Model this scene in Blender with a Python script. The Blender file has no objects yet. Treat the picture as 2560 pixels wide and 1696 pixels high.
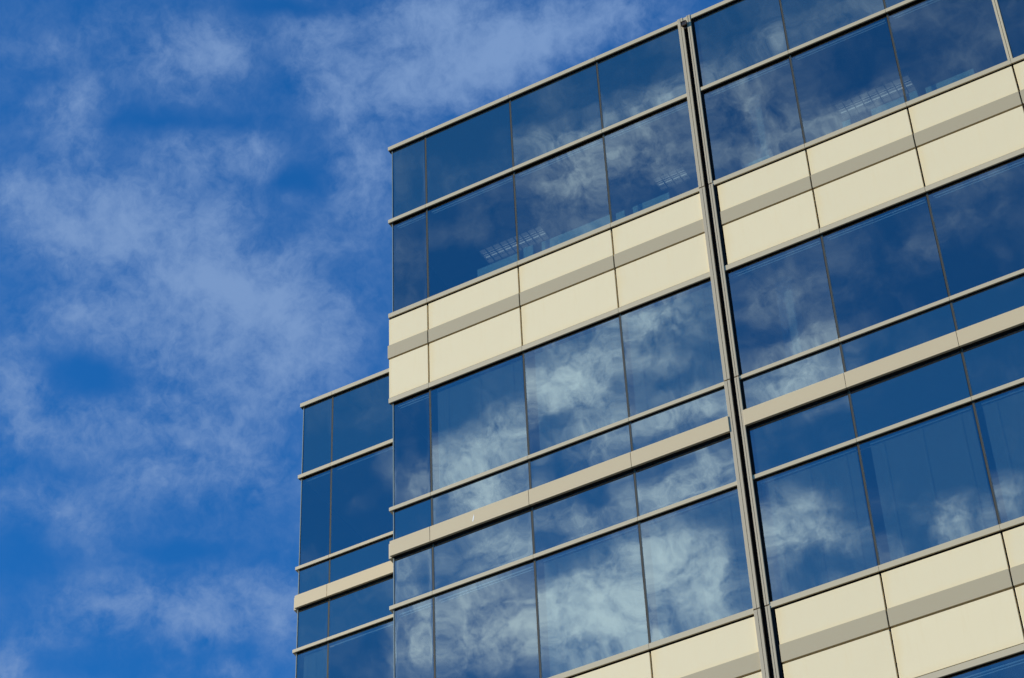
import bpy, bmesh, math, random
from mathutils import Matrix, Vector
random.seed(7)
C = bpy.context.scene.collection
SC = bpy.context.scene
PI = math.pi
ROOF = 28.78                      # height of the coping above the street

# ------------------------------------------------------------------ camera
cam = bpy.data.cameras.new('camera')
cam.sensor_fit = 'HORIZONTAL'; cam.sensor_width = 36.0
cam.lens = 36.0 * 5890.65 / 2560.0
cam.clip_start = 0.1; cam.clip_end = 6000
co = bpy.data.objects.new('camera', cam); C.objects.link(co)
co.rotation_mode = 'XYZ'
co.rotation_euler = (2.30759, 0.03675, 0.50277)
co.location = (13.87929, -21.7292, ROOF - 27.07828)
SC.camera = co

# ------------------------------------------------------------------ sun, sky, exposure
SUN_AZ, SUN_EL = math.radians(-56), math.radians(25)     # bearing from +Y towards -X is behind the facade; front is -Y
sdir = Vector((-math.sin(math.radians(56)) * math.cos(SUN_EL), -math.cos(math.radians(56)) * math.cos(SUN_EL), math.sin(SUN_EL)))
sl = bpy.data.lights.new('sun', 'SUN'); sl.energy = 5.0; sl.angle = math.radians(0.5); sl.color = (1.0, 0.905, 0.74)
so = bpy.data.objects.new('sun', sl); C.objects.link(so)
so.rotation_euler = sdir.to_track_quat('Z', 'Y').to_euler()
so.location = (-40, -30, 60)
SC.view_settings.view_transform = 'Standard'; SC.view_settings.look = 'None'
SC.view_settings.exposure = 0.0; SC.view_settings.gamma = 1.0
SC.cycles.max_bounces = 8; SC.cycles.transparent_max_bounces = 16

# clouds: (azimuth from +Y, elevation, half width, half height, tilt, weight), degrees on the sky
CLOUDS_AWAY = [(-38.4, 48.8, 1.34, 0.82, 6, 0.6), (-37.2, 49.2, 0.62, 0.62, 5, 0.35), (-43.2, 48.6, 0.91, 0.41, 10, 0.3), (-41.3,
    49.3, 0.72, 0.3, 28, 0.25), (-42.1, 47.4, 1.02, 0.61, 28, 0.5), (-41.8, 46.6, 0.61, 0.62, 8, 0.45), (-37.3, 46.5,
    1.34, 0.62, 0, 0.5), (-35.5, 46.7, 0.62, 0.52, 3, 0.4), (-39.1, 44.7, 2.68, 1.14, -6, 0.75), (-41.8, 44.5, 1.53,
    0.93, 8, 0.5), (-43.3, 45.3, 0.81, 0.62, 9, 0.4), (-34.9, 43.1, 1.88, 1.88, 3, 0.75), (-37.6, 43.0, 2.07, 1.35, 4,
    0.55), (-33.7, 42.1, 0.94, 1.26, 2, 0.5), (-36.4, 40.9, 2.08, 0.94, 3, 0.5), (-40.8, 42.3, 1.64, 0.83, 7, 0.4),
    (-42.7, 40.2, 0.61, 1.13, 7, 0.6), (-41.3, 39.6, 1.02, 0.62, 6, 0.45), (-38.0, 39.7, 2.07, 0.83, 4, 0.45), (-35.5,
    39.1, 1.25, 0.94, 3, 0.45), (-38.4, 38.5, 1.03, 0.52, 4, 0.45), (-41.0, 37.7, 1.53, 0.61, -14, 0.45), (-38.2,
    35.6, 1.95, 0.61, -4, 0.65), (-36.3, 35.3, 0.93, 0.51, 3, 0.5), (-35.1, 36.1, 1.14, 0.62, -18, 0.5), (-34.1, 35.6,
    0.62, 0.82, 1, 0.4), (-41.8, 34.0, 0.5, 0.5, 6, 0.6), (-35.4, 34.2, 0.62, 0.26, 2, 0.45), (-40.8, 34.8, 0.81, 0.3,
    5, 0.25), (-31.2, 49.2, 1.67, 1.04, 10, 0.6), (-28.5, 50.0, 1.35, 0.93, -2, 0.6), (-26.9, 49.0, 2.08, 0.83, 17,
    0.6), (-29.3, 48.3, 2.09, 0.83, 19, 0.55), (-32.2, 48.4, 1.25, 0.62, 1, 0.5), (-25.3, 49.4, 1.56, 0.62, 16, 0.6),
    (-22.5, 49.6, 1.55, 0.62, 14, 0.65), (-33.8, 49.5, 0.93, 0.62, 2, 0.35), (-32.0, 46.6, 0.84, 0.63, 1, 0.55),
    (-31.7, 45.7, 0.73, 0.94, 1, 0.5), (-33.1, 47.8, 0.83, 0.31, 2, 0.35), (-29.3, 50.2, 1.04, 0.52, -1, 0.5), (-35.2,
    44.7, 0.94, 0.63, 13, -0.55), (-39.3, 47.2, 2.06, 0.31, 6, -0.35), (-34.1, 46.1, 0.63, 0.31, 2, -0.4), (-40.6,
    41.1, 1.02, 0.52, -14, -0.5), (-30.4, 49.1, 0.52, 0.26, 0, -0.4), (-34.8, 50.2, 0.93, 0.21, 3, -0.4), (-41.7,
    36.6, 1.01, 0.92, 6, -0.3), (-37.2, 37.0, 1.34, 0.26, -2, -0.35), (-39.6, 34.1, 1.22, 0.3, 4, -0.3), (-32.7, 43.8,
    0.52, 0.52, 1, -0.3)]
CLOUDS_FRONT = [(-157.6, 47.5, 1.77, 0.37, 161, 0.55), (-159.4, 47.8, 0.62, 0.62, -172, 0.4), (-155.6, 45.8, 1.47, 0.94, 175, 0.45),
    (-158.2, 46.3, 1.25, 0.73, -173, 0.5), (-155.2, 46.5, 0.94, 0.63, 164, 0.4), (-161.7, 48.2, 1.23, 0.62, 159,
    0.38), (-163.2, 48.7, 0.51, 0.31, 160, 0.3), (-161.7, 47.0, 1.24, 0.83, -171, 0.42), (-161.9, 45.9, 0.93, 0.52,
    -171, 0.35), (-165.7, 46.8, 1.12, 0.47, 177, 0.42), (-163.6, 46.5, 0.82, 0.62, 170, 0.4), (-166.0, 48.9, 1.52,
    0.36, 178, 0.28), (-169.3, 47.7, 1.4, 0.31, 175, 0.2), (-154.0, 46.9, 0.63, 0.26, 174, 0.25), (-155.6, 40.9, 1.16,
    0.58, 159, 0.85), (-157.3, 42.0, 1.05, 0.53, 166, 0.5), (-158.7, 42.2, 0.84, 0.63, -173, 0.45), (-153.2, 39.9,
    1.58, 0.58, 153, 0.65), (-151.1, 39.1, 0.84, 0.63, -178, 0.5), (-156.2, 40.3, 1.15, 0.47, -175, 0.45), (-158.2,
    41.1, 0.84, 0.31, -174, 0.35), (-154.7, 41.9, 0.63, 0.42, -176, 0.35), (-149.6, 38.9, 0.52, 0.63, -179, 0.4),
    (-156.2, 39.6, 1.26, 0.37, 165, 0.5), (-158.7, 40.0, 0.94, 0.42, 166, 0.6), (-152.0, 38.4, 1.15, 0.42, 167, 0.55),
    (-162.0, 40.7, 1.24, 0.47, 169, 0.55), (-155.0, 37.7, 0.84, 0.31, -176, 0.5), (-157.6, 38.2, 1.15, 0.42, 166,
    0.5), (-152.0, 37.2, 1.05, 0.42, -178, 0.4), (-159.0, 38.7, 0.84, 0.42, 167, 0.4), (-149.7, 36.6, 0.63, 0.42,
    -179, 0.55), (-155.1, 35.4, 1.36, 0.83, -176, 1.15), (-151.7, 35.2, 1.25, 0.83, 162, 0.65), (-157.5, 36.6, 1.25,
    0.73, -175, 0.62), (-158.7, 35.5, 0.62, 0.83, -174, 0.6), (-156.0, 34.3, 1.66, 0.41, 175, 0.5), (-149.8, 35.0,
    0.47, 0.93, -179, 0.55), (-156.7, 37.0, 1.25, 0.42, 165, 0.5), (-161.3, 42.3, 0.62, 0.47, -172, 0.25), (-162.6,
    42.3, 0.83, 0.63, -171, 0.12), (-167.1, 43.2, 0.91, 0.41, 177, 0.3), (-163.4, 41.4, 1.24, 0.31, 170, 0.18),
    (-169.0, 44.1, 0.9, 0.31, 174, 0.3), (-156.7, 35.3, 1.25, 0.41, 165, 0.35), (-156.6, 42.9, 0.73, 0.32, 165, 0.25),
    (-161.7, 37.7, 0.93, 0.47, -172, 0.48), (-162.3, 36.9, 0.93, 0.36, -172, 0.6), (-160.8, 36.7, 0.52, 0.93, -173,
    0.5), (-166.3, 36.9, 0.71, 0.46, -169, 0.55), (-164.6, 36.1, 0.51, 0.41, -170, 0.45), (-167.8, 36.8, 0.5, 0.41,
    -168, 0.4), (-166.0, 36.3, 0.4, 0.41, -169, 0.4), (-162.7, 35.9, 0.82, 0.18, 171, 0.45), (-162.4, 39.6, 0.72,
    0.26, 169, 0.35), (-147.7, 38.4, 1.36, 1.36, 180, -0.45), (-148.3, 38.1, 0.52, 0.26, 165, 0.3), (-152.1, 36.5,
    0.94, 0.62, 162, 0.35), (-155.8, 36.2, 1.15, 0.52, -176, 0.4), (-153.3, 35.3, 0.73, 0.93, -177, 0.35), (-158.8,
    36.8, 0.52, 0.73, -174, 0.35), (-151.7, 40.0, 0.95, 0.42, 162, 0.3), (-154.0, 40.4, 0.63, 0.32, -177, -0.3),
    (-151.0, 40.3, 0.63, 0.94, -179, -0.35), (-151.4, 43.6, 0.84, 0.53, -178, -0.4), (-152.2, 47.1, 1.26, 0.63, 162,
    -0.3), (-165.9, 38.7, 2.02, 1.03, -169, -0.4), (-168.0, 41.5, 1.21, 1.24, -167, -0.3), (-168.5, 47.6, 1.21, 0.61,
    -166, -0.1)]
# ------------------------------------------------------------------ colours
SKY_TINT = (0.175, 0.98, 1.73)
CLOUD_AWAY_COL = (0.200, 0.330, 0.595)
CLOUD_FRONT_COL = (1.40, 1.85, 2.05)
CREAM = (0.80, 0.685, 0.43)
TRIM = (0.50, 0.43, 0.285)
STRIP = (0.425, 0.362, 0.23)
SPAN = (0.57, 0.465, 0.285)
LAMP = 0.55
JOINT = (0.43, 0.37, 0.255)
GLASS_REFL = (0.61, 0.61, 0.60)
GLASS_TRANS = (0.40, 0.56, 0.60)
GLASS_FAC = 0.42

def nn(nt, kind, **kw):
    n = nt.nodes.new(kind)
    for k, v in kw.items():
        if isinstance(k, str) and hasattr(n, k): setattr(n, k, v)
    return n
def lk(nt, a, b): nt.links.new(a, b)
def val(nt, op, a, b=None, c=None, clamp=False):
    n = nt.nodes.new('ShaderNodeMath'); n.operation = op; n.use_clamp = clamp
    for i, x in enumerate((a, b, c)):
        if x is None: continue
        if isinstance(x, (int, float)): n.inputs[i].default_value = x
        else: nt.links.new(x, n.inputs[i])
    return n.outputs[0]
def vec(nt, op, a, b=None, scale=None):
    n = nt.nodes.new('ShaderNodeVectorMath'); n.operation = op
    for i, x in enumerate((a, b)):
        if x is None: continue
        if isinstance(x, (tuple, list)): n.inputs[i].default_value = x
        else: nt.links.new(x, n.inputs[i])
    if scale is not None:
        n.inputs['Scale'].default_value = scale
    return n.outputs[0]
def smooth(nt, x, a, b, lo=0.0, hi=1.0):
    n = nt.nodes.new('ShaderNodeMapRange'); n.interpolation_type = 'SMOOTHSTEP'
    n.inputs['From Min'].default_value = a; n.inputs['From Max'].default_value = b
    n.inputs['To Min'].default_value = lo; n.inputs['To Max'].default_value = hi
    nt.links.new(x, n.inputs['Value']); return n.outputs[0]
def noise(nt, v, scale, detail=4, rough=0.55, dist=0.0, color=False):
    n = nt.nodes.new('ShaderNodeTexNoise'); n.inputs['Scale'].default_value = scale
    n.inputs['Detail'].default_value = detail; n.inputs['Roughness'].default_value = rough
    n.inputs['Distortion'].default_value = dist
    if v is not None: nt.links.new(v, n.inputs['Vector'])
    return n.outputs['Color' if color else 'Fac']
def mixc(nt, f, a, b, mode='MIX'):
    n = nt.nodes.new('ShaderNodeMix'); n.data_type = 'RGBA'; n.blend_type = mode
    if isinstance(f, (int, float)): n.inputs[0].default_value = f
    else: nt.links.new(f, n.inputs[0])
    for i, x in ((6, a), (7, b)):
        if isinstance(x, (tuple, list)): n.inputs[i].default_value = tuple(x) + ((1.0,) if len(x) == 3 else ())
        else: nt.links.new(x, n.inputs[i])
    return n.outputs[2]

W = bpy.data.worlds.new('World'); SC.world = W; W.use_nodes = True
nt = W.node_tree; nt.nodes.clear()
STR = 0.1
sky = nt.nodes.new('ShaderNodeTexSky'); sky.sky_type = 'NISHITA'; sky.sun_disc = False
sky.sun_elevation = SUN_EL; sky.sun_rotation = math.atan2(sdir.x, sdir.y)
sky.altitude = 0; sky.air_density = 1.0; sky.dust_density = 0.1; sky.ozone_density = 3.0
deep = mixc(nt, 1.0, sky.outputs[0], SKY_TINT, 'MULTIPLY')
tc = nt.nodes.new('ShaderNodeTexCoord'); V = tc.outputs['Generated']
w1 = vec(nt, 'SCALE', vec(nt, 'SUBTRACT', noise(nt, V, 30, 3, color=True), (0.5, 0.5, 0.5)), scale=0.015)
w2 = vec(nt, 'SCALE', vec(nt, 'SUBTRACT', noise(nt, V, 110, 3, color=True), (0.5, 0.5, 0.5)), scale=0.0042)
VW = vec(nt, 'ADD', vec(nt, 'ADD', V, w1), w2)
S = None
for az, el, a, b, tilt, w in CLOUDS_AWAY + [c[:5] + (c[5] * (0.64 if c[1] > 43 and c[5] > 0 else 1.0),) for c in CLOUDS_FRONT]:
    A, E = math.radians(az), math.radians(el)
    d = Vector((math.sin(A) * math.cos(E), math.cos(A) * math.cos(E), math.sin(E)))
    e = Vector((math.cos(A), -math.sin(A), 0.0)); n_ = e.cross(d)
    t = math.radians(tilt)
    u = e * math.cos(t) + n_ * math.sin(t); v = -e * math.sin(t) + n_ * math.cos(t)
    w_ = u.cross(v)
    m = nt.nodes.new('ShaderNodeMapping'); m.vector_type = 'TEXTURE'
    m.inputs['Location'].default_value = d
    m.inputs['Rotation'].default_value = Matrix((u, v, w_)).transposed().to_euler('XYZ')
    k = 1.55
    m.inputs['Scale'].default_value = (math.radians(a) * k, math.radians(b) * k, 0.5)
    lk(nt, VW, m.inputs['Vector'])
    g = nt.nodes.new('ShaderNodeTexGradient'); g.gradient_type = 'SPHERICAL'; lk(nt, m.outputs[0], g.inputs[0])
    S = val(nt, 'MULTIPLY_ADD', g.outputs['Fac'], w * 1.3, S if S is not None else 0.12)
f1 = noise(nt, VW, 34, 7, 0.58, 0.0)
f2 = noise(nt, VW, 88, 7, 0.62, 0.0)
sep = nt.nodes.new('ShaderNodeSeparateXYZ'); lk(nt, V, sep.inputs[0])
side = smooth(nt, sep.outputs['Y'], -0.3, 0.3)
f3 = noise(nt, VW, 210, 6, 0.65, 0.0)
S = val(nt, 'ADD', S, val(nt, 'MULTIPLY', side, 0.20))
body = smooth(nt, S, 0.0, 0.9)
def ripple(f, lo, hi): return val(nt, 'MULTIPLY', val(nt, 'SUBTRACT', f, 0.5), val(nt, 'MULTIPLY_ADD', body, hi - lo, lo))
D = val(nt, 'ADD', val(nt, 'ADD', S, ripple(f1, 0.8, 1.7)), val(nt, 'ADD', ripple(f2, 0.35, 1.8), ripple(f3, 0.15, 1.0)))
Df = smooth(nt, val(nt, 'ADD', D, val(nt, 'MULTIPLY', val(nt, 'SUBTRACT', f3, 0.5), val(nt, 'MULTIPLY', body, 0.35))), -0.06, 1.74)
Da = smooth(nt, D, -0.12, 2.05)
D = val(nt, 'ADD', val(nt, 'MULTIPLY', Da, side), val(nt, 'MULTIPLY', Df, val(nt, 'SUBTRACT', 1.0, side)))
ccol = mixc(nt, side, tuple(c / STR for c in CLOUD_FRONT_COL), tuple(c / STR for c in CLOUD_AWAY_COL))
up = smooth(nt, sep.outputs['Z'], 0.0, 0.12)
D = val(nt, 'MULTIPLY', val(nt, 'MULTIPLY', D, up), 0.95)
bg = nt.nodes.new('ShaderNodeBackground'); bg.inputs['Strength'].default_value = STR
lk(nt, mixc(nt, D, deep, ccol), bg.inputs['Color'])
wo = nt.nodes.new('ShaderNodeOutputWorld'); lk(nt, bg.outputs[0], wo.inputs[0])
W.cycles.sampling_method = 'MANUAL'; W.cycles.sample_map_resolution = 512

# ------------------------------------------------------------------ materials
def mat(name):
    m = bpy.data.materials.new(name); m.use_nodes = True; m.node_tree.nodes.clear()
    o = m.node_tree.nodes.new('ShaderNodeOutputMaterial'); return m, m.node_tree, o
def principled(name, col, rough=0.5, metal=0.0, var=0.06, scale=3.0, spec=0.4, bump=0.0):
    m, nt, o = mat(name)
    p = nt.nodes.new('ShaderNodeBsdfPrincipled')
    p.inputs['Roughness'].default_value = rough; p.inputs['Metallic'].default_value = metal
    p.inputs['Specular IOR Level'].default_value = spec
    t = nt.nodes.new('ShaderNodeTexCoord'); oi = nt.nodes.new('ShaderNodeObjectInfo')
    f = noise(nt, t.outputs['Object'], scale, 5, 0.6)
    f = val(nt, 'ADD', val(nt, 'MULTIPLY', f, 0.7), val(nt, 'MULTIPLY', oi.outputs['Random'], 0.3))
    lo = tuple(c * (1 - var) for c in col); hi = tuple(min(1, c * (1 + var)) for c in col)
    lk(nt, mixc(nt, f, lo, hi), p.inputs['Base Color'])
    if bump:
        b = nt.nodes.new('ShaderNodeBump'); b.inputs['Strength'].default_value = 1; b.inputs['Distance'].default_value = bump
        lk(nt, noise(nt, t.outputs['Object'], 2.0, 2), b.inputs['Height']); lk(nt, b.outputs[0], p.inputs['Normal'])
    lk(nt, p.outputs[0], o.inputs[0]); return m
M = {}
M['trim'] = principled('beige_painted_aluminium', TRIM, 0.42, 0.0, 0.04, 1.5, 0.45)
M['jointtrim'] = principled('greige_joint_aluminium', JOINT, 0.45, 0.0, 0.05, 1.5, 0.4)
M['strip'] = principled('taupe_painted_aluminium', STRIP, 0.5, 0.0, 0.03, 1.5, 0.35)
M['spandrel'] = principled('sand_painted_aluminium', SPAN, 0.45, 0.0, 0.03, 1.5, 0.4)
M['gasket_shade'] = principled('black_gasket_and_shade', (0.012, 0.011, 0.011), 0.75, 0.0, 0.2, 8, 0.15)  # black seals; also stands in for shade under caps and beside the joint
M['backing'] = principled('charcoal_backing', (0.02, 0.021, 0.023), 0.8, 0.0, 0.2, 4, 0.1)
M['seal'] = principled('grey_silicone', (0.062, 0.058, 0.046), 0.6, 0.0, 0.15, 5, 0.2)
M['edge'] = principled('pale_glass_edge', (0.20, 0.25, 0.25), 0.35, 0.0, 0.1, 5, 0.4)
M['ceiling'] = principled('office_ceiling', (0.42, 0.42, 0.40), 0.9, 0.0, 0.05, 3, 0.1)
M['inwall'] = principled('office_wall', (0.25, 0.25, 0.24), 0.9, 0.0, 0.05, 3, 0.1)
M['blind'] = principled('blind_slats', (0.38, 0.40, 0.38), 0.6, 0.0, 0.03, 3, 0.2)
M['rail'] = principled('white_blind_rail', (0.85, 0.86, 0.84), 0.45, 0.0, 0.03, 3, 0.3)
M['column'] = principled('column_paint', (0.32, 0.34, 0.33), 0.8, 0.0, 0.05, 3, 0.2)
M['desk'] = principled('pale_green_screen', (0.50, 0.62, 0.55), 0.8, 0.0, 0.05, 3, 0.2)
M['lampbody'] = principled('lamp_louvre', (0.55, 0.56, 0.56), 0.35, 0.3, 0.05, 3, 0.5)
M['steel'] = principled('galvanised_steel', (0.55, 0.56, 0.57), 0.35, 0.7, 0.05, 3, 0.5)
M['black'] = principled('black_bracket_paint', (0.02, 0.016, 0.014), 0.5, 0.0, 0.1, 6, 0.4)
M['brown'] = principled('brown_bracket_rim', (0.11, 0.08, 0.055), 0.5, 0.0, 0.1, 6, 0.4)
M['roof'] = principled('roof_gravel', (0.25, 0.24, 0.22), 0.95, 0.0, 0.3, 20, 0.1)
M['asphalt'] = principled('asphalt', (0.05, 0.05, 0.052), 0.9, 0.0, 0.25, 6, 0.2)
M['paving'] = principled('paving', (0.22, 0.21, 0.19), 0.85, 0.0, 0.15, 4, 0.2)
M['kerb'] = principled('kerb_stone', (0.3, 0.29, 0.27), 0.8, 0.0, 0.1, 4, 0.2)
M['paint'] = principled('road_paint', (0.75, 0.75, 0.72), 0.7, 0.0, 0.08, 4, 0.2)

def lamp_mat(name, power):
    m, nt, o = mat(name); e = nt.nodes.new('ShaderNodeEmission')
    e.inputs[0].default_value = (1.0, 0.97, 0.88, 1); e.inputs[1].default_value = power; lk(nt, e.outputs[0], o.inputs[0]); return m
M['tube'] = lamp_mat('lit_tube', LAMP); M['glow'] = lamp_mat('lit_reflector', 0.12)

def cream():
    m, nt, o = mat('cream_enamel_panel')
    p = nt.nodes.new('ShaderNodeBsdfPrincipled'); p.inputs['Roughness'].default_value = 0.38; p.inputs['Specular IOR Level'].default_value = 0.45
    t = nt.nodes.new('ShaderNodeTexCoord'); oi = nt.nodes.new('ShaderNodeObjectInfo')
    s = nt.nodes.new('ShaderNodeSeparateXYZ'); lk(nt, t.outputs['Generated'], s.inputs[0])
    wob = val(nt, 'MULTIPLY', val(nt, 'SUBTRACT', noise(nt, t.outputs['Object'], 4, 4), 0.5), 0.10)
    gx = val(nt, 'ADD', s.outputs['X'], wob)
    # yellowed dirt that has crept in from the left joint and along the foot of each panel
    left = smooth(nt, gx, 0.0, 0.09, 1.0, 0.0)
    foot = smooth(nt, val(nt, 'ADD', s.outputs['Z'], wob), 0.0, 0.16, 0.55, 0.0)
    st = val(nt, 'MAXIMUM', left, foot)
    mp = nt.nodes.new('ShaderNodeMapping'); mp.inputs['Scale'].default_value = (9, 9, 0.7); lk(nt, t.outputs['Object'], mp.inputs[0])
    streak = smooth(nt, noise(nt, mp.outputs[0], 2.2, 5, 0.6), 0.5, 0.85)
    base = mixc(nt, val(nt, 'ADD', val(nt, 'MULTIPLY', oi.outputs['Random'], 0.5), val(nt, 'MULTIPLY', noise(nt, t.outputs['Object'], 0.8, 3), 0.5)),
                tuple(c * 0.95 for c in CREAM), tuple(min(1, c * 1.035) for c in CREAM))
    c = mixc(nt, val(nt, 'MULTIPLY', st, 0.75), base, (CREAM[0] * 0.99, CREAM[1] * 0.93, CREAM[2] * 0.80))
    c = mixc(nt, val(nt, 'MULTIPLY', streak, 0.5), c, (CREAM[0] * 0.96, CREAM[1] * 0.93, CREAM[2] * 0.86))
    lk(nt, c, p.inputs['Base Color'])
    b = nt.nodes.new('ShaderNodeBump'); b.inputs['Distance'].default_value = 0.004
    lk(nt, noise(nt, t.outputs['Object'], 1.2, 2), b.inputs['Height']); lk(nt, b.outputs[0], p.inputs['Normal'])
    lk(nt, p.outputs[0], o.inputs[0]); return m
M['cream'] = cream()

def glass(name, clear, wave=1.0):
    m, nt, o = mat(name)
    t = nt.nodes.new('ShaderNodeTexCoord'); oi = nt.nodes.new('ShaderNodeObjectInfo')
    off = nt.nodes.new('ShaderNodeCombineXYZ')
    lk(nt, val(nt, 'MULTIPLY', oi.outputs['Random'], 37.0), off.inputs[0]); lk(nt, val(nt, 'MULTIPLY', oi.outputs['Random'], 11.0), off.inputs[2])
    P = vec(nt, 'ADD', t.outputs['Object'], off.outputs[0])
    # heat-treated panes are never quite flat: slow swells, faint roller waves, and a pull towards the edges
    h = val(nt, 'MULTIPLY', noise(nt, P, 1.15, 1.5, 0.5), 0.0008 * wave)
    mp = nt.nodes.new('ShaderNodeMapping'); mp.inputs['Scale'].default_value = (0.8, 1, 1.8); lk(nt, P, mp.inputs[0])
    h = val(nt, 'ADD', h, val(nt, 'MULTIPLY', noise(nt, mp.outputs[0], 2.2, 2, 0.5, 0.6), 0.00003 * wave))
    s = nt.nodes.new('ShaderNodeSeparateXYZ'); lk(nt, t.outputs['Generated'], s.inputs[0])
    for ax in ('X', 'Z'):
        q = val(nt, 'ABSOLUTE', val(nt, 'SUBTRACT', s.outputs[ax], 0.5))
        h = val(nt, 'ADD', h, val(nt, 'MULTIPLY', val(nt, 'POWER', val(nt, 'MULTIPLY', q, 2.0), 9.0), 0.00028 * wave))
    b = nt.nodes.new('ShaderNodeBump'); b.inputs['Strength'].default_value = 1.0; b.inputs['Distance'].default_value = 1.0
    lk(nt, h, b.inputs['Height'])
    gl = nt.nodes.new('ShaderNodeBsdfGlossy'); gl.inputs['Roughness'].default_value = 0.0
    gl.inputs['Color'].default_value = GLASS_REFL + (1,)
    lk(nt, b.outputs[0], gl.inputs['Normal'])
    if clear:
        tr = nt.nodes.new('ShaderNodeBsdfTransparent'); tr.inputs['Color'].default_value = GLASS_TRANS + (1,)
    else:
        tr = nt.nodes.new('ShaderNodeBsdfDiffuse'); tr.inputs['Color'].default_value = (0.010, 0.032, 0.045, 1)
    mx = nt.nodes.new('ShaderNodeMixShader')
    lw = nt.nodes.new('ShaderNodeLayerWeight'); lw.inputs['Blend'].default_value = 0.35
    lk(nt, val(nt, 'ADD', val(nt, 'MULTIPLY', lw.outputs['Facing'], 0.10), GLASS_FAC), mx.inputs[0])
    lk(nt, tr.outputs[0], mx.inputs[1]); lk(nt, gl.outputs[0], mx.inputs[2])
    # dried rain runs and dust
    mp2 = nt.nodes.new('ShaderNodeMapping'); mp2.inputs['Scale'].default_value = (26, 1, 0.55); lk(nt, P, mp2.inputs[0])
    run = smooth(nt, noise(nt, mp2.outputs[0], 1.6, 5, 0.62), 0.60, 0.86)
    run = val(nt, 'MULTIPLY', run, smooth(nt, noise(nt, P, 0.7, 2), 0.50, 0.68))
    dust = val(nt, 'ADD', val(nt, 'MULTIPLY', run, 0.035), val(nt, 'MULTIPLY', smooth(nt, noise(nt, P, 5, 5, 0.65), 0.45, 0.9), 0.005))
    df = nt.nodes.new('ShaderNodeBsdfDiffuse'); df.inputs['Color'].default_value = (0.55, 0.58, 0.55, 1)
    mx2 = nt.nodes.new('ShaderNodeMixShader'); lk(nt, dust, mx2.inputs[0])
    lk(nt, mx.outputs[0], mx2.inputs[1]); lk(nt, df.outputs[0], mx2.inputs[2])
    lk(nt, mx2.outputs[0], o.inputs[0]); return m
M['glass'] = glass('blue_solar_glass', True)
M['sglass'] = glass('blue_spandrel_glass', False, 1.5)
def clearback():
    m, nt, o = mat('glass_inner_face'); t = nt.nodes.new('ShaderNodeBsdfTransparent'); t.inputs[0].default_value = (1, 1, 1, 1)
    lk(nt, t.outputs[0], o.inputs[0]); return m
M['clear'] = clearback()

# ------------------------------------------------------------------ mesh helpers
class MB:
    def __init__(s): s.v = []; s.f = []; s.mi = []
    def box(s, x0, x1, y0, y1, z0, z1, mi=0, front=None):
        """front: material index of the face looking towards -Y"""
        b = len(s.v)
        s.v += [(x0, y0, z0), (x1, y0, z0), (x1, y1, z0), (x0, y1, z0), (x0, y0, z1), (x1, y0, z1), (x1, y1, z1), (x0, y1, z1)]
        s.f += [(b, b + 3, b + 2, b + 1), (b + 4, b + 5, b + 6, b + 7), (b, b + 1, b + 5, b + 4), (b + 1, b + 2, b + 6, b + 5), (b + 2, b + 3, b + 7, b + 6), (b + 3, b, b + 4, b + 7)]
        s.mi += [mi, mi, mi if front is None else front, mi, mi, mi]
        return s
    def tube(s, p, r, h, n=10, mi=0):
        b = len(s.v)
        for k in (0, 1):
            for i in range(n):
                a = 2 * PI * i / n; s.v.append((p[0] + r * math.cos(a), p[1] + r * math.sin(a), p[2] + h * k))
        for i in range(n): s.f.append((b + i, b + (i + 1) % n, b + n + (i + 1) % n, b + n + i)); s.mi.append(mi)
        s.f.append(tuple(b + i for i in reversed(range(n)))); s.f.append(tuple(b + n + i for i in range(n))); s.mi += [mi, mi]
        return s
    def build(s, name, mats, parent=None, bevel=0.0, origin=None):
        me = bpy.data.meshes.new(name)
        ox, oy, oz = origin or (0, 0, 0)
        me.from_pydata([(x - ox, y - oy, z - oz) for x, y, z in s.v], [], s.f)
        for m in (mats if isinstance(mats, (list, tuple)) else [mats]): me.materials.append(M[m])
        me.polygons.foreach_set('material_index', s.mi)
        me.update()
        o = bpy.data.objects.new(name, me); C.objects.link(o)
        o.location = (ox, oy, oz)
        if parent:
            o.parent = parent
            pl = Vector((0, 0, 0)); q = parent
            while q: pl += q.location; q = q.parent
            o.location = Vector((ox, oy, oz)) - pl
        if bevel:
            bv = o.modifiers.new('bevel', 'BEVEL'); bv.width = bevel; bv.segments = 2; bv.limit_method = 'ANGLE'
        return o
def tag(o, label, cat, group=None):
    o['label'] = label; o['category'] = cat
    if group: o['group'] = group
    return o
def empty(name, loc, label, cat, group=None):
    o = bpy.data.objects.new(name, None); C.objects.link(o); o.location = loc; o.empty_display_size = 0.5
    return tag(o, label, cat, group)
def struct(o): o['kind'] = 'structure'; return o

# ------------------------------------------------------------------ the setting: street level
Z = lambda r: ROOF + r
struct(MB().box(-3000, 3000, -3000, 3000, -0.5, 0.0).build('ground', 'asphalt'))
struct(MB().box(-60, 60, -8.0, 30, 0.004, 0.14).build('pavement', 'paving'))
struct(MB().box(-60, 60, -8.2, -8.0, 0.004, 0.15).build('kerb', 'kerb'))
mb = MB()
for i in range(-14, 14): mb.box(i * 4.0, i * 4.0 + 2.0, -14.06, -13.94, 0.004, 0.008)
struct(mb.build('road_marking', 'paint'))

# ------------------------------------------------------------------ levels shared by both blocks, relative to the coping
Z1, Z2, Z3, Z4, Z5, Z6, Z7, Z7B, Z8, Z9 = -1.613, -3.560, -4.174, -4.423, -5.197, -7.156, -7.765, -8.014, -8.802, -10.742
P = 7.184
TR = 0.061              # height of a transom face
GY = 0.047              # the glass sits this far behind the transom faces
X0, J0, J1 = 0.846, 5.889, 6.098
LEFT = [X0, 1.5, 3.0, 4.5, J0]
RIGHT = [J1, 7.490, 8.983, 10.474, 11.97, 13.46, 14.95]

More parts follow.
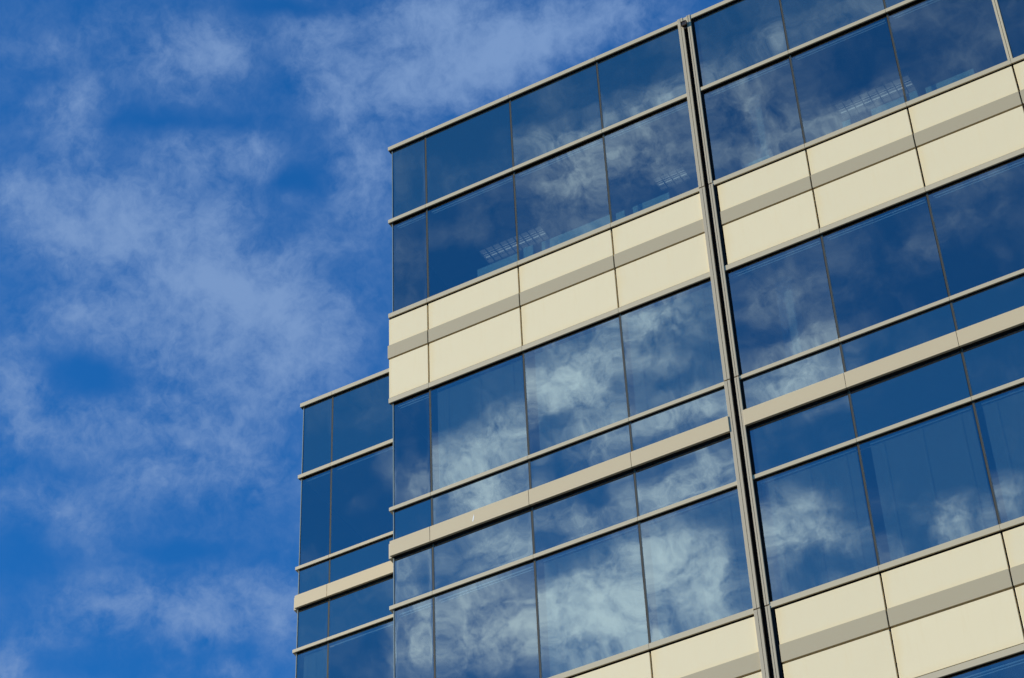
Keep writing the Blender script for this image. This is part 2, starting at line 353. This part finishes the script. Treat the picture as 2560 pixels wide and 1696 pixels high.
def pane(parent, x0, x1, z0, z1, y, clear, name='window'):
    mb = MB().box(x0, x1, y, y + 0.012, z0, z1, 1, 0)
    tx, tz = random.uniform(-0.0035, 0.0035), random.uniform(-0.0035, 0.0035)   # each pane hangs a hair out of true
    vs = list(mb.v)
    for idx, k in ((0, 0), (1, 1), (4, 2), (5, 3), (3, 0), (2, 1), (7, 2), (6, 3)):
        vx, vy, vz = vs[idx]; vs[idx] = (vx, vy + tx * (vx - (x0 + x1) / 2) + tz * (vz - (z0 + z1) / 2), vz)
    mb.v = vs
    return mb.build(name, ['glass' if clear else 'sglass', 'clear' if clear else 'backing'], parent, origin=((x0 + x1) / 2, y, (z0 + z1) / 2))

def blind(win, x0, x1, z0, z1, y, drop=1.0):
    """venetian blind: a head rail and one mesh of 25 mm slats with their ladder cords"""
    zb = z1 - 0.05 - (z1 - z0 - 0.05) * drop
    MB().box(x0, x1, y - 0.02, y + 0.02, z1 - 0.10, z1 - 0.075).build('head_rail', 'rail', win)
    mb = MB(); z = z1 - 0.12
    ca, sa = -0.0032, 0.0112
    while z > zb:
        b = len(mb.v)
        mb.v += [(x0, y - ca, z - sa), (x1, y - ca, z - sa), (x1, y + ca, z + sa), (x0, y + ca, z + sa)]
        mb.v += [(x0, y - ca, z - sa - .0012), (x1, y - ca, z - sa - .0012), (x1, y + ca, z + sa - .0012), (x0, y + ca, z + sa - .0012)]
        mb.f += [(b, b + 1, b + 2, b + 3), (b + 7, b + 6, b + 5, b + 4), (b, b + 4, b + 5, b + 1)]; mb.mi += [0, 0, 0]
        z -= 0.0255
    n = 3
    for i in range(n):
        xc = x0 + (x1 - x0) * (0.12 + 0.76 * i / (n - 1))
        mb.box(xc - 0.0025, xc + 0.0025, y - 0.018, y - 0.016, zb, z1 - 0.1, 0)
    mb.build('blind', ['blind', 'backing'], win)

def rail(win, x0, x1, z1, y=0.075):
    mb = MB()
    mb.box(x0, x1, y, y + 0.012, z1 - 0.125, z1 - 0.108)
    mb.box(x0 + 0.02, x1, y + 0.018, y + 0.024, z1 - 0.150, z1 - 0.138)
    mb.build('blind_rail', 'rail', win)

def trim_row(parent, xs, ztop, h, yf, yb, mat_='trim', name='transom', gap=0.004, wrap=0.0, x_over=0.0, neck=True):
    """a cap in bay-long pieces with open joints, standing on a rubber neck painted black as shade below the cap"""
    mb = MB()
    for i in range(len(xs) - 1):
        a = xs[i] + (gap / 2 if i else -x_over); b = xs[i + 1] - (gap / 2 if i < len(xs) - 2 else 0)
        mb.box(a, b, yf, yf + 0.020, ztop - h, ztop, 0)
        mb.box(a + 0.002, b - 0.002, yf + 0.020, yb, ztop - h + 0.001, ztop - 0.010, 1)  # neck painted black so the cap's underside looks shaded
    return mb.build(name, [mat_, 'gasket_shade'], parent, bevel=0.0015)

class Block:
    """one glazed front: bays between the xs, facing -Y, with its cap faces at y = yf"""
    def __init__(s, root, yf): s.root = root; s.yf = yf; s.win = {}
    def glazing(s, xs, z_hi, z_lo, clear, key=None, inset=0.0):
        for i in range(len(xs) - 1):
            x0 = xs[i] + (0.055 if (i == 0 and xs[0] in s.corners) else 0.018 if i else 0.0)
            x1 = xs[i + 1] - (0.018 if i < len(xs) - 2 else 0.0)
            w = pane(s.root, x0, x1, Z(z_lo), Z(z_hi), s.yf + GY, clear, 'window' if clear else 'spandrel_glass')
            s.win[(key, i)] = (w, x0, x1, Z(z_lo), Z(z_hi))
    def seams(s, xs, spans):
        for i in range(1, len(xs) - 1):
            for hi, lo in spans:
                mb = MB(); mb.box(xs[i] - 0.011, xs[i] + 0.009, s.yf + GY - 0.006, s.yf + GY + 0.03, Z(lo), Z(hi), 0)
                mb.box(xs[i] + 0.009, xs[i] + 0.015, s.yf + GY - 0.003, s.yf + GY + 0.03, Z(lo), Z(hi), 1)
                mb.build('mullion', ['seal', 'edge'], s.root)
    def band(s, xs, top, left_corner):
        """sill flashing, upper cream panels, taupe strip, lower cream panels, head flashing; top = level of the sill"""
        r, yf = s.root, s.yf
        d = top - Z2
        trim_row(r, xs, Z(top), 0.080, yf, yf + 0.09, x_over=0.0, name='sill_flashing')
        trim_row(r, xs, Z(Z5 + d), 0.086, yf + 0.004, yf + GY, name='head_flashing')
        last = len(xs) - 2
        for i in range(len(xs) - 1):
            a = xs[i] + (0.013 if i or not left_corner else 0.0) + (0.040 if (not left_corner and i == 0) else 0)
            b = xs[i + 1] - (0.012 if i < last else 0.004)
            for z_hi, z_lo in ((top - 0.106, Z3 + d), (Z4 + d - 0.024, Z5 + d + 0.020)):
                MB().box(a, b, yf + 0.022, yf + 0.07, Z(z_lo), Z(z_hi)).build('cream_panel', 'cream', r, bevel=0.003, origin=((a + b) / 2, yf, Z(z_lo)))
            aa = a - (0.018 if (left_corner and i == 0) else 0.004)
            MB().box(aa, b + 0.002, yf + 0.012, yf + 0.07, Z(Z4 + d), Z(Z3 + d) - 0.002).build('taupe_strip', 'strip', r, bevel=0.002, origin=((a + b) / 2, yf, Z(Z4 + d)))
    def spandrel(s, xs, hi, lo, corner):
        mb = MB()
        for i in range(len(xs) - 1):
            a = xs[i] + (0.003 if i else (0.03 if corner else 0)); b = xs[i + 1] - (0.003 if i < len(xs) - 2 else 0)
            mb.box(a, b, s.yf - 0.026, s.yf + 0.01, Z(lo), Z(hi), 0)
            mb.box(a + 0.004, b - 0.004, s.yf + 0.01, s.yf + GY + 0.02, Z(lo) + 0.001, Z(hi) - 0.02, 1)  # black body puts the shade under the beam into its colour
        mb.build('spandrel_beam', ['spandrel', 'gasket_shade'], s.root, bevel=0.003)
    corners = ()

def side_return(root, x, y0, y1, z_lo, levels_t, levels_s, levels_b, sgn=-1):
    """plain glazed side of a block, one mesh per kind; outward is sgn * X"""
    xa, xb = sorted((x + 0.055 * -sgn, x + 0.07 * -sgn))
    g = MB().box(xa, xb, y0 + GY + 0.013, y1, Z(z_lo), Z(-0.02), 0); g.build('side_glass', 'sglass', root)
    t = MB()
    q = lambda a, b: sorted((x + a * -sgn, x + b * -sgn))
    for z in levels_t:
        a, b = q(0.0, 0.052); t.box(a, b, y0 + 0.03, y1, Z(z) - TR, Z(z))
    for hi, lo in levels_s:
        a, b = q(-0.012, 0.052); t.box(a, b, y0 + 0.022, y1, Z(lo), Z(hi))
    t.build('side_trim', 'trim', root)
    if levels_b:
        c = MB(); k = MB()
        for top in levels_b:
            d = top - Z2
            a, b = q(0.002, 0.05)
            c.box(a, b, y0 + 0.075, y1, Z(Z3 + d), Z(top - 0.104)); c.box(a, b, y0 + 0.075, y1, Z(Z5 + d + .014), Z(Z4 + d - 0.022))
            a, b = q(-0.018, 0.05); k.box(a, b, y0 + 0.075, y1, Z(Z4 + d), Z(Z3 + d) - 0.002)
        c.build('side_panels', 'cream', root); k.build('side_strips', 'strip', root)

def shell(root, x0, x1, yf, ydeep, yback):
    """roof, ceilings and floors between the storeys, back walls: what one looks into through the glass"""
    y = yf + GY
    c = MB(); f = MB()
    c.box(x0, x1, y + 0.10, ydeep, Z(Z1 - 0.09), Z(-0.55))
    lv = []
    k = 0
    while Z(Z5 - 0.14 - k * P) > 3.0:
        lv += [Z5 - 0.14 - k * P, Z8 - 0.11 - k * P]; k += 1
    for z in lv:
        if Z(z) > 3: c.box(x0, x1, y + 0.10, ydeep, Z(z), Z(z) + 0.90)
    c.build('ceiling', 'ceiling', root)
    MB().box(x0, x1, ydeep, ydeep + 0.2, 0.1, Z(-0.55)).build('core_wall', 'inwall', root)
    MB().box(x0, x1, ydeep + 0.21, yback, 0.1, Z(-0.55)).build('rear_wall', 'inwall', root)
    MB().box(x0, x1, y + 0.35, yback, Z(-0.545), Z(-0.5)).build('roof', 'roof', root)
    MB().box(x0, x1, y + 0.06, y + 0.33, Z(Z1 - 0.02), Z(-0.03)).build('parapet', 'backing', root)

# ================================================================== the tall block nearest the street
bld = empty('office_building', (8, 0, 0), 'tall glass office block with cream panel bands and a full-height vertical joint, nearer the street', 'building')
B = Block(bld, 0.0); B.corners = (X0,)
cyc = lambda z, k: z - P * k
for xs, tagname, corner in ((LEFT, 'L', True), (RIGHT, 'R', False)):
    trim_row(bld, xs, Z(0), 0.076, 0.0, GY + 0.04, name='coping')
    B.glazing(xs, -0.03, Z1 - 0.01, False, tagname + 'parapet')
    trim_row(bld, xs, Z(Z1), 0.069, 0.0, GY, name='transom')
    B.glazing(xs, Z1 - 0.02, Z2 - 0.01, True, tagname + 'top')
    for k in (0, 1):
        d = -P * k
        B.band(xs, Z2 + d, corner)
        B.glazing(xs, Z5 + d - 0.03, Z6 + d - 0.01, True, tagname + 'tall%d' % k)
        trim_row(bld, xs, Z(Z6 + d), TR, 0.010, GY, name='transom')
        if k == 0:
            B.glazing(xs, Z6 - 0.02, Z7 - 0.01, False, tagname + 'short_a')
            B.spandrel(xs, Z7, Z7B, corner)
            B.glazing(xs, Z7B + 0.01, Z8 - 0.01, False, tagname + 'short_b')
            trim_row(bld, xs, Z(Z8), TR, 0.010, GY, name='transom')
            B.glazing(xs, Z8 - 0.02, Z9 - 0.01, True, tagname + 'low')
    B.seams(xs, [(-0.08, Z1), (Z1 - 0.07, Z2), (Z5 - 0.08, Z6), (Z6 - 0.06, Z7), (Z7B + 0.0, Z8), (Z8 - 0.06, Z9), (Z5 - P - 0.08, Z6 - P)])
for k in (0, 1):
    d = -P * k
    MB().box(J1 + 0.001, J1 + 0.036, 0.014, 0.0695, Z(Z5 + d + 0.001), Z(Z2 + d - 0.081)).build('joint_shade_strip', 'gasket_shade', bld)  # added black strip standing in for the joint's shadow on the panels
# black lining behind the open joints of the cream bands
for k in (0, 1):
    d = -P * k
    MB().box(X0 + 0.055, J0, 0.0705, 0.075, Z(Z5 + d - 0.05), Z(Z2 + d - 0.04)).box(J1, 14.95, 0.0705, 0.075, Z(Z5 + d - 0.05), Z(Z2 + d - 0.04)).build('band_lining', 'gasket_shade', bld)
    MB().box(X0 + 0.055, 14.95, 0.098, 0.2, Z(Z5 + d - 0.1), Z(Z2 + d - 0.06)).build('band_wall', 'backing', bld)
# lower storeys, below the picture
lo = MB(); lg = MB(); lc = MB()
zt = Z(Z6 - P - TR)
for xs in (LEFT, RIGHT):
    z = Z6 - P - TR - 0.002
    lg.box(xs[0] + 0.055, xs[-1], GY, GY + 0.012, 0.15, Z(z))
    for k in (1, 2):
        for zz in (Z7 - P * k, Z8 - P * k, Z2 - P * (k + 1), Z6 - P * (k + 1)):
            if Z(zz) > 0.5 and zz < z - 0.3: lo.box(xs[0], xs[-1], 0.0, GY - 0.001, Z(zz) - 0.08, Z(zz))
        zz = Z2 - P * (k + 1) - 0.1
        if Z(zz) - 1.5 > 0.3: lc.box(xs[0], xs[-1], 0.03, GY - 0.002, Z(zz) - 1.5, Z(zz))
lg.build('lower_glass', 'sglass', bld); lo.build('lower_trim', 'trim', bld); lc.build('lower_panels', 'cream', bld)

# the vertical joint: two grooved frames with a black slot between, in storey-high lengths
cuts = [0.012, Z2 - 0.035, Z6 - 0.01, Z9 - 0.035, Z6 - P, -ROOF + 0.16]
for i in range(5):
    hi, lo_ = Z(cuts[i]) - (0.012 if i else 0), Z(cuts[i + 1]) + 0.006
    s = 0.003 * (i % 2)
    mb = MB()
    for a, b in ((5.889, 5.934), (5.940, 5.975), (6.039, 6.062), (6.068, 6.098)):
        mb.box(a + s, b + s, -0.010, 0.02, lo_, hi, 0)
    mb.box(5.892 + s, 5.9738 + s, 0.0202, 0.10, lo_, hi, 1); mb.box(6.041 + s, 6.0965 + s, 0.0202, 0.10, lo_, hi, 1)
    mb.box(5.9345 + s, 5.9395 + s, 0.004, 0.0195, lo_, hi, 2); mb.box(6.0625 + s, 6.0675 + s, 0.004, 0.0195, lo_, hi, 2)
    mb.build('joint_frame', ['jointtrim', 'gasket_shade', 'brown'], bld, bevel=0.0012)
MB().box(5.95, 6.06, 0.101, 0.14, 0.15, Z(0.0)).build('joint_slot', 'gasket_shade', bld)
MB().box(5.977, 6.037, -0.002, 0.09, Z(-0.082), Z(0.004)).build('joint_cap', 'trim', bld)
for hi, lo_ in ((Z(-0.083), Z(Z1 + 0.001)), (Z(Z1 - 0.075), Z(Z2 + 0.001)), (Z(Z5 - 0.087), Z(Z6 + .001)), (Z(Z6 - TR - .001), Z(Z7 + .001)), (Z(Z7B - .001), Z(Z8 + .001)), (Z(Z8 - TR - .001), Z(Z9 + .001)), (Z(Z5 - P - 0.087), Z(Z6 - P + .001))):
    MB().box(J1 + 0.001, J1 + 0.030, GY - 0.012, GY + 0.02, lo_, hi).build('joint_shade_strip', 'gasket_shade', bld)  # added black strip painting the joint's dark return mirrored in the glass
# paired metal mullion in the top storey
mb = MB(); 
for hi, lo_ in ((Z(-0.083), Z(Z1 + 0.001)), (Z(Z1 - 0.075), Z(Z2 + 0.001))):
    mb.box(10.440, 10.472, 0.0, GY - 0.004, lo_, hi, 0); mb.box(10.478, 10.508, 0.0, GY - 0.004, lo_, hi, 0); mb.box(10.472, 10.478, 0.02, GY - 0.004, lo_, hi, 1)
mb.build('paired_mullion', ['trim', 'gasket_shade'], bld, bevel=0.0015)
MB().box(X0 + 0.051, X0 + 0.062, GY - 0.012, GY + 0.02, Z(Z2), Z(-0.08)).box(X0 + 0.049, X0 + 0.062, GY - 0.012, GY + 0.02, Z(Z9), Z(Z5 - 0.086)).build('corner_bead', 'edge', bld)
side_return(bld, X0, 0.0, 4.55, 0.2 - ROOF, [0, Z1, Z2, Z5, Z6, Z8, Z9, Z5 - P, Z6 - P], [(Z7, Z7B)], [Z2, Z2 - P])
side_return(bld, 14.95, 0.0, 16.0, 0.2 - ROOF, [0, Z1, Z2, Z5, Z6, Z8, Z9, Z5 - P, Z6 - P], [(Z7, Z7B)], [Z2, Z2 - P], sgn=1)
shell(bld, X0 + 0.075, 14.87, 0.0, 8.0, 16.0)
# fixed fittings behind the vision glass
for side, n in (('L', 4), ('R', 6)):
    for i in range(n):
        w, a, b, z0, z1 = B.win[(side + 'top', i)]
        rail(w, a + 0.05, b - 0.03, z1)
def put_blind(key, i, l=0.06, r=0.03, drop=1.0):
    w, a, b, z0, z1 = B.win[(key, i)]
    blind(w, a + l + 0.03, b - r, z0, z1, 0.095, drop)
for i in (1, 2, 3): put_blind('Ltall0', i, 0.045 if i == 1 else 0.10 if i == 2 else 0.03)
for i in (2, 3): put_blind('Llow', i)
for i in (0, 1, 2, 3): put_blind('Rlow', i, 0.09 if i == 1 else 0.04)
for key, idx in (('Ltall0', (0,)), ('Rtall0', (0, 1, 2, 3)), ('Llow', (0, 1)), ('Ltall1', (0, 1, 2, 3)), ('Rtall1', (0, 1, 2, 3))):
    for i in idx:
        w, a, b, z0, z1 = B.win[(key, i)]; rail(w, a + 0.05, b - 0.03, z1)
# a round-edged pale column just inside the first bay right of the joint
MB().box(6.64, 6.84, 0.42, 0.62, Z(Z2 - 0.75), Z(Z1 - 0.1)).box(6.62, 6.86, 0.42, 0.66, Z(Z6 - 0.9), Z(Z5 - 0.15)).box(6.62, 6.86, 0.42, 0.66, Z(Z9 - 0.8), Z(Z8 - 0.12)).build('inner_column', 'column', bld, bevel=0.02)

# ================================================================== the block set back on the left
YW = 4.477
wing = empty('office_wing', (-1.4, YW, 0), 'lower-looking glass wing set back on the left behind the corner of the tall block', 'building')
WX = [-3.646, -2.995, -1.495, 0.005, 0.90]
G = Block(wing, YW); G.corners = (WX[0],)
trim_row(wing, WX, Z(0.0), 0.082, YW, YW + GY + 0.04, name='coping')
G.glazing(WX, -0.03, Z1 - 0.01, False, 'parapet')
trim_row(wing, WX, Z(Z1), 0.074, YW, YW + GY)
G.glazing(WX, Z1 - 0.02, Z2 - 0.01, True, 'a')
trim_row(wing, WX, Z(Z2), TR, YW + 0.008, YW + GY)
G.glazing(WX, Z2 - 0.02, Z3 - 0.01, False, 'b')
G.spandrel(WX, Z3, Z4, True)
G.glazing(WX, Z4 + 0.01, Z5 - 0.01, False, 'c')
trim_row(wing, WX, Z(Z5 - 0.02), TR, YW, YW + GY)
G.glazing(WX, Z5 - 0.04, Z6 - 0.01, True, 'd')
trim_row(wing, WX, Z(Z6), TR, YW + 0.008, YW + GY)
G.glazing(WX, Z6 - 0.02, Z7 - 0.01, False, 'e')
G.spandrel(WX, Z7, Z7B, True)
G.glazing(WX, Z7B + 0.01, Z8 - 0.01, False, 'f')
G.seams(WX, [(-0.08, Z1), (Z1 - 0.07, Z2), (Z2 - 0.06, Z3), (Z4, Z5), (Z5 - 0.08, Z6), (Z6 - 0.06, Z7), (Z7B, Z8)])
MB().box(WX[0] + 0.055, WX[-1], YW + GY, YW + GY + 0.012, 0.15, Z(Z8 - 0.012)).build('lower_glass', 'sglass', wing)
mb = MB()
for z in (Z8, Z8 - 1.9, Z8 - 3.6, Z8 - 5.5, Z8 - 7.2, Z8 - 9.1, Z8 - 10.8, Z8 - 12.7): mb.box(WX[0], WX[-1], YW, YW + GY - 0.001, Z(z) - TR, Z(z))
mb.build('lower_trim', 'trim', wing)
MB().box(WX[0] + 0.049, WX[0] + 0.062, YW + GY - 0.012, YW + GY + 0.02, Z(Z8), Z(-0.08)).build('corner_bead', 'edge', wing)
side_return(wing, WX[0], YW, 15.0, 0.2 - ROOF, [0, Z1, Z2, Z5 - 0.02, Z6, Z8], [(Z3, Z4), (Z7, Z7B)], [])
shell(wing, WX[0] + 0.075, WX[-1] - 0.002, YW, 10.0, 15.0)
w, a, b, z0, z1 = G.win[('d', 0)]; blind(w, a + 0.11, b - 0.03, z0, z1, YW + 0.095)
for key in ('a', 'd'):
    for i in (0, 1, 2):
        w, a, b, z0, z1 = G.win[(key, i)]
        if not (key == 'd' and i == 0):
            MB().box(a + 0.08, b - 0.03, YW + 0.075, YW + 0.085, z1 - 0.125, z1 - 0.108).build('blind_rail', 'rail', w)

# ================================================================== things in and on the buildings
def ceiling_light(x0, x1, y0, y1, zc, label):
    t = empty('ceiling_light', ((x0 + x1) / 2, (y0 + y1) / 2, zc), label, 'ceiling light', 'louvred ceiling lights on the top floor')
    mb = MB(); f = 0.016
    mb.box(x0, x1, y0, y0 + f, zc - 0.03, zc - 0.001).box(x0, x1, y1 - f, y1, zc - 0.03, zc - 0.001)
    mb.box(x0, x0 + f, y0 + f, y1 - f, zc - 0.03, zc - 0.001).box(x1 - f, x1, y0 + f, y1 - f, zc - 0.03, zc - 0.001)
    mb.build('frame', 'lampbody', t)
    mb = MB(); n = max(2, round((x1 - x0) / 0.125))
    for i in range(1, n):
        x = x0 + (x1 - x0) * i / n; mb.box(x - 0.008, x + 0.008, y0 + f + .001, y1 - f - .001, zc - 0.028, zc - 0.004)
    for q in (0.36, 0.68):
        y = y0 + (y1 - y0) * q; mb.box(x0 + f + .001, x1 - f - .001, y - 0.005, y + 0.005, zc - 0.0285, zc - 0.0045)
    mb.build('louvre', 'lampbody', t)
    mb = MB()
    for q, hw in ((0.08, 0.004), (0.40, 0.022), (0.60, 0.010)):
        y = y0 + (y1 - y0) * q; mb.box(x0 + 0.03, x1 - 0.03, y - hw, y + hw, zc - 0.0035, zc - 0.0012)
    mb.build('tube', 'tube', t)
    MB().box(x0 + f, x1 - f, y0 + f, y1 - f, zc - 0.0011, zc - 0.0004).build('reflector', 'glow', t)
ZC = Z(Z1 - 0.09)
ceiling_light(1.74, 2.84, 1.18, 1.54, ZC, 'louvred ceiling light behind the lower left top-floor windows, nearest the building corner')
ceiling_light(4.73, 5.25, 1.18, 1.50, ZC, 'short louvred ceiling light just left of the vertical joint')
ceiling_light(7.67, 8.84, 1.20, 1.58, ZC, 'longest and brightest louvred ceiling light, right of the vertical joint')

def screen(x0, x1, z_top, label, thick=0.03):
    t = empty('desk_screen', ((x0 + x1) / 2, 0.32, Z(Z2 - 0.65)), label, 'desk screen', 'pale desk screens behind the top-floor windows')
    MB().box(x0, x1, 0.30, 0.30 + thick, Z(Z2 - 0.65), z_top).build('panel', 'desk', t, bevel=0.004)
    MB().box(x0 + 0.03, x0 + 0.07, 0.335, 0.50, Z(Z2 - 0.748), Z(Z2 - 0.66)).box(x1 - 0.07, x1 - 0.03, 0.335, 0.50, Z(Z2 - 0.748), Z(Z2 - 0.66)).build('foot', 'steel', t)
screen(2.19, 2.88, Z(-3.08), 'pale screen under the left ceiling light, left of the second mullion')
screen(2.96, 3.12, Z(-3.03), 'narrow pale screen just right of the second mullion under the left ceiling light')
screen(3.26, 4.40, Z(-3.06), 'long pale screen between the left ceiling light and the third mullion')
screen(4.47, 4.61, Z(-3.09), 'small square pale screen just right of the third mullion')
screen(4.74, 5.32, Z(-3.10), 'pale screen under the short ceiling light left of the joint')
screen(6.46, 6.88, Z(-3.17), 'faint pale screen in the first window right of the vertical joint')
screen(7.99, 8.11, Z(-3.12), 'small square pale screen under the left end of the brightest ceiling light')
screen(8.42, 8.90, Z(-3.11), 'pale screen under the right half of the brightest ceiling light')
screen(8.98, 9.10, Z(-3.09), 'small pale screen just right of the mullion beside the brightest ceiling light')
screen(9.22, 9.92, Z(-3.12), 'long pale screen in the window at the far right of the top floor')

br = empty('joint_bracket', (6.0, -0.02, Z(-0.19)), 'small black box bracket at the top of the vertical joint under the coping', 'bracket')
MB().box(5.958, 6.034, -0.045, 0.06, Z(-0.205), Z(-0.125)).build('housing', 'black', br, bevel=0.006)
MB().box(5.952, 5.958, -0.055, -0.035, Z(-0.211), Z(-0.119)).box(6.034, 6.040, -0.055, -0.035, Z(-0.211), Z(-0.119)).box(5.958, 6.034, -0.055, -0.035, Z(-0.125), Z(-0.119)).box(5.958, 6.034, -0.055, -0.035, Z(-0.211), Z(-0.205)).build('rim', 'brown', br, bevel=0.001)
MB().box(5.975, 6.020, -0.012, 0.03, Z(-0.119), Z(-0.088)).box(5.982, 6.032, -0.012, 0.03, Z(-0.25), Z(-0.211)).build('arm', 'black', br, bevel=0.003)
rod = empty('roof_rod', (0.93, 0.32, Z(-0.5)), 'thin upright metal rod showing above the coping near the left corner', 'rod')
MB().tube((0.93, 0.32, Z(-0.49)), 0.009, 0.69, 10).build('rod', 'steel', rod)
MB().tube((0.93, 0.32, Z(-0.5)), 0.05, 0.012, 16).build('base', 'steel', rod)
MB().tube((0.965, 0.34, Z(-0.5)), 0.005, 0.655, 8).build('wire', 'black', rod)
mk = MB(); zc = Z((Z7 + Z7B) / 2)
mk.v = [(2.150, -0.0262, zc - 0.055), (2.162, -0.0262, zc - 0.06), (2.178, -0.0262, zc + 0.01), (2.176, -0.0262, zc + 0.055), (2.160, -0.0262, zc + 0.0),
        (2.150, -0.0275, zc - 0.055), (2.162, -0.0275, zc - 0.06), (2.178, -0.0275, zc + 0.01), (2.176, -0.0275, zc + 0.055), (2.160, -0.0275, zc + 0.0)]
mk.f = [(5, 6, 7, 8, 9)] + [(i, (i + 1) % 5, 5 + (i + 1) % 5, 5 + i) for i in range(5)]; mk.mi = [0] * 6
mk.build('white_splash', 'rail', bld)
fit = empty('wall_fitting', (0.84, 0.5, Z(-0.62)), 'tiny dark fitting sticking out of the left edge near the top of the tall block', 'fitting')
MB().box(0.868, 0.902, 0.12, 0.15, Z(-0.60), Z(-0.50)).build('plate', 'trim', fit, bevel=0.002)
MB().box(0.858, 0.885, 0.125, 0.145, Z(-0.63), Z(-0.60)).build('hook', 'black', fit, bevel=0.002)
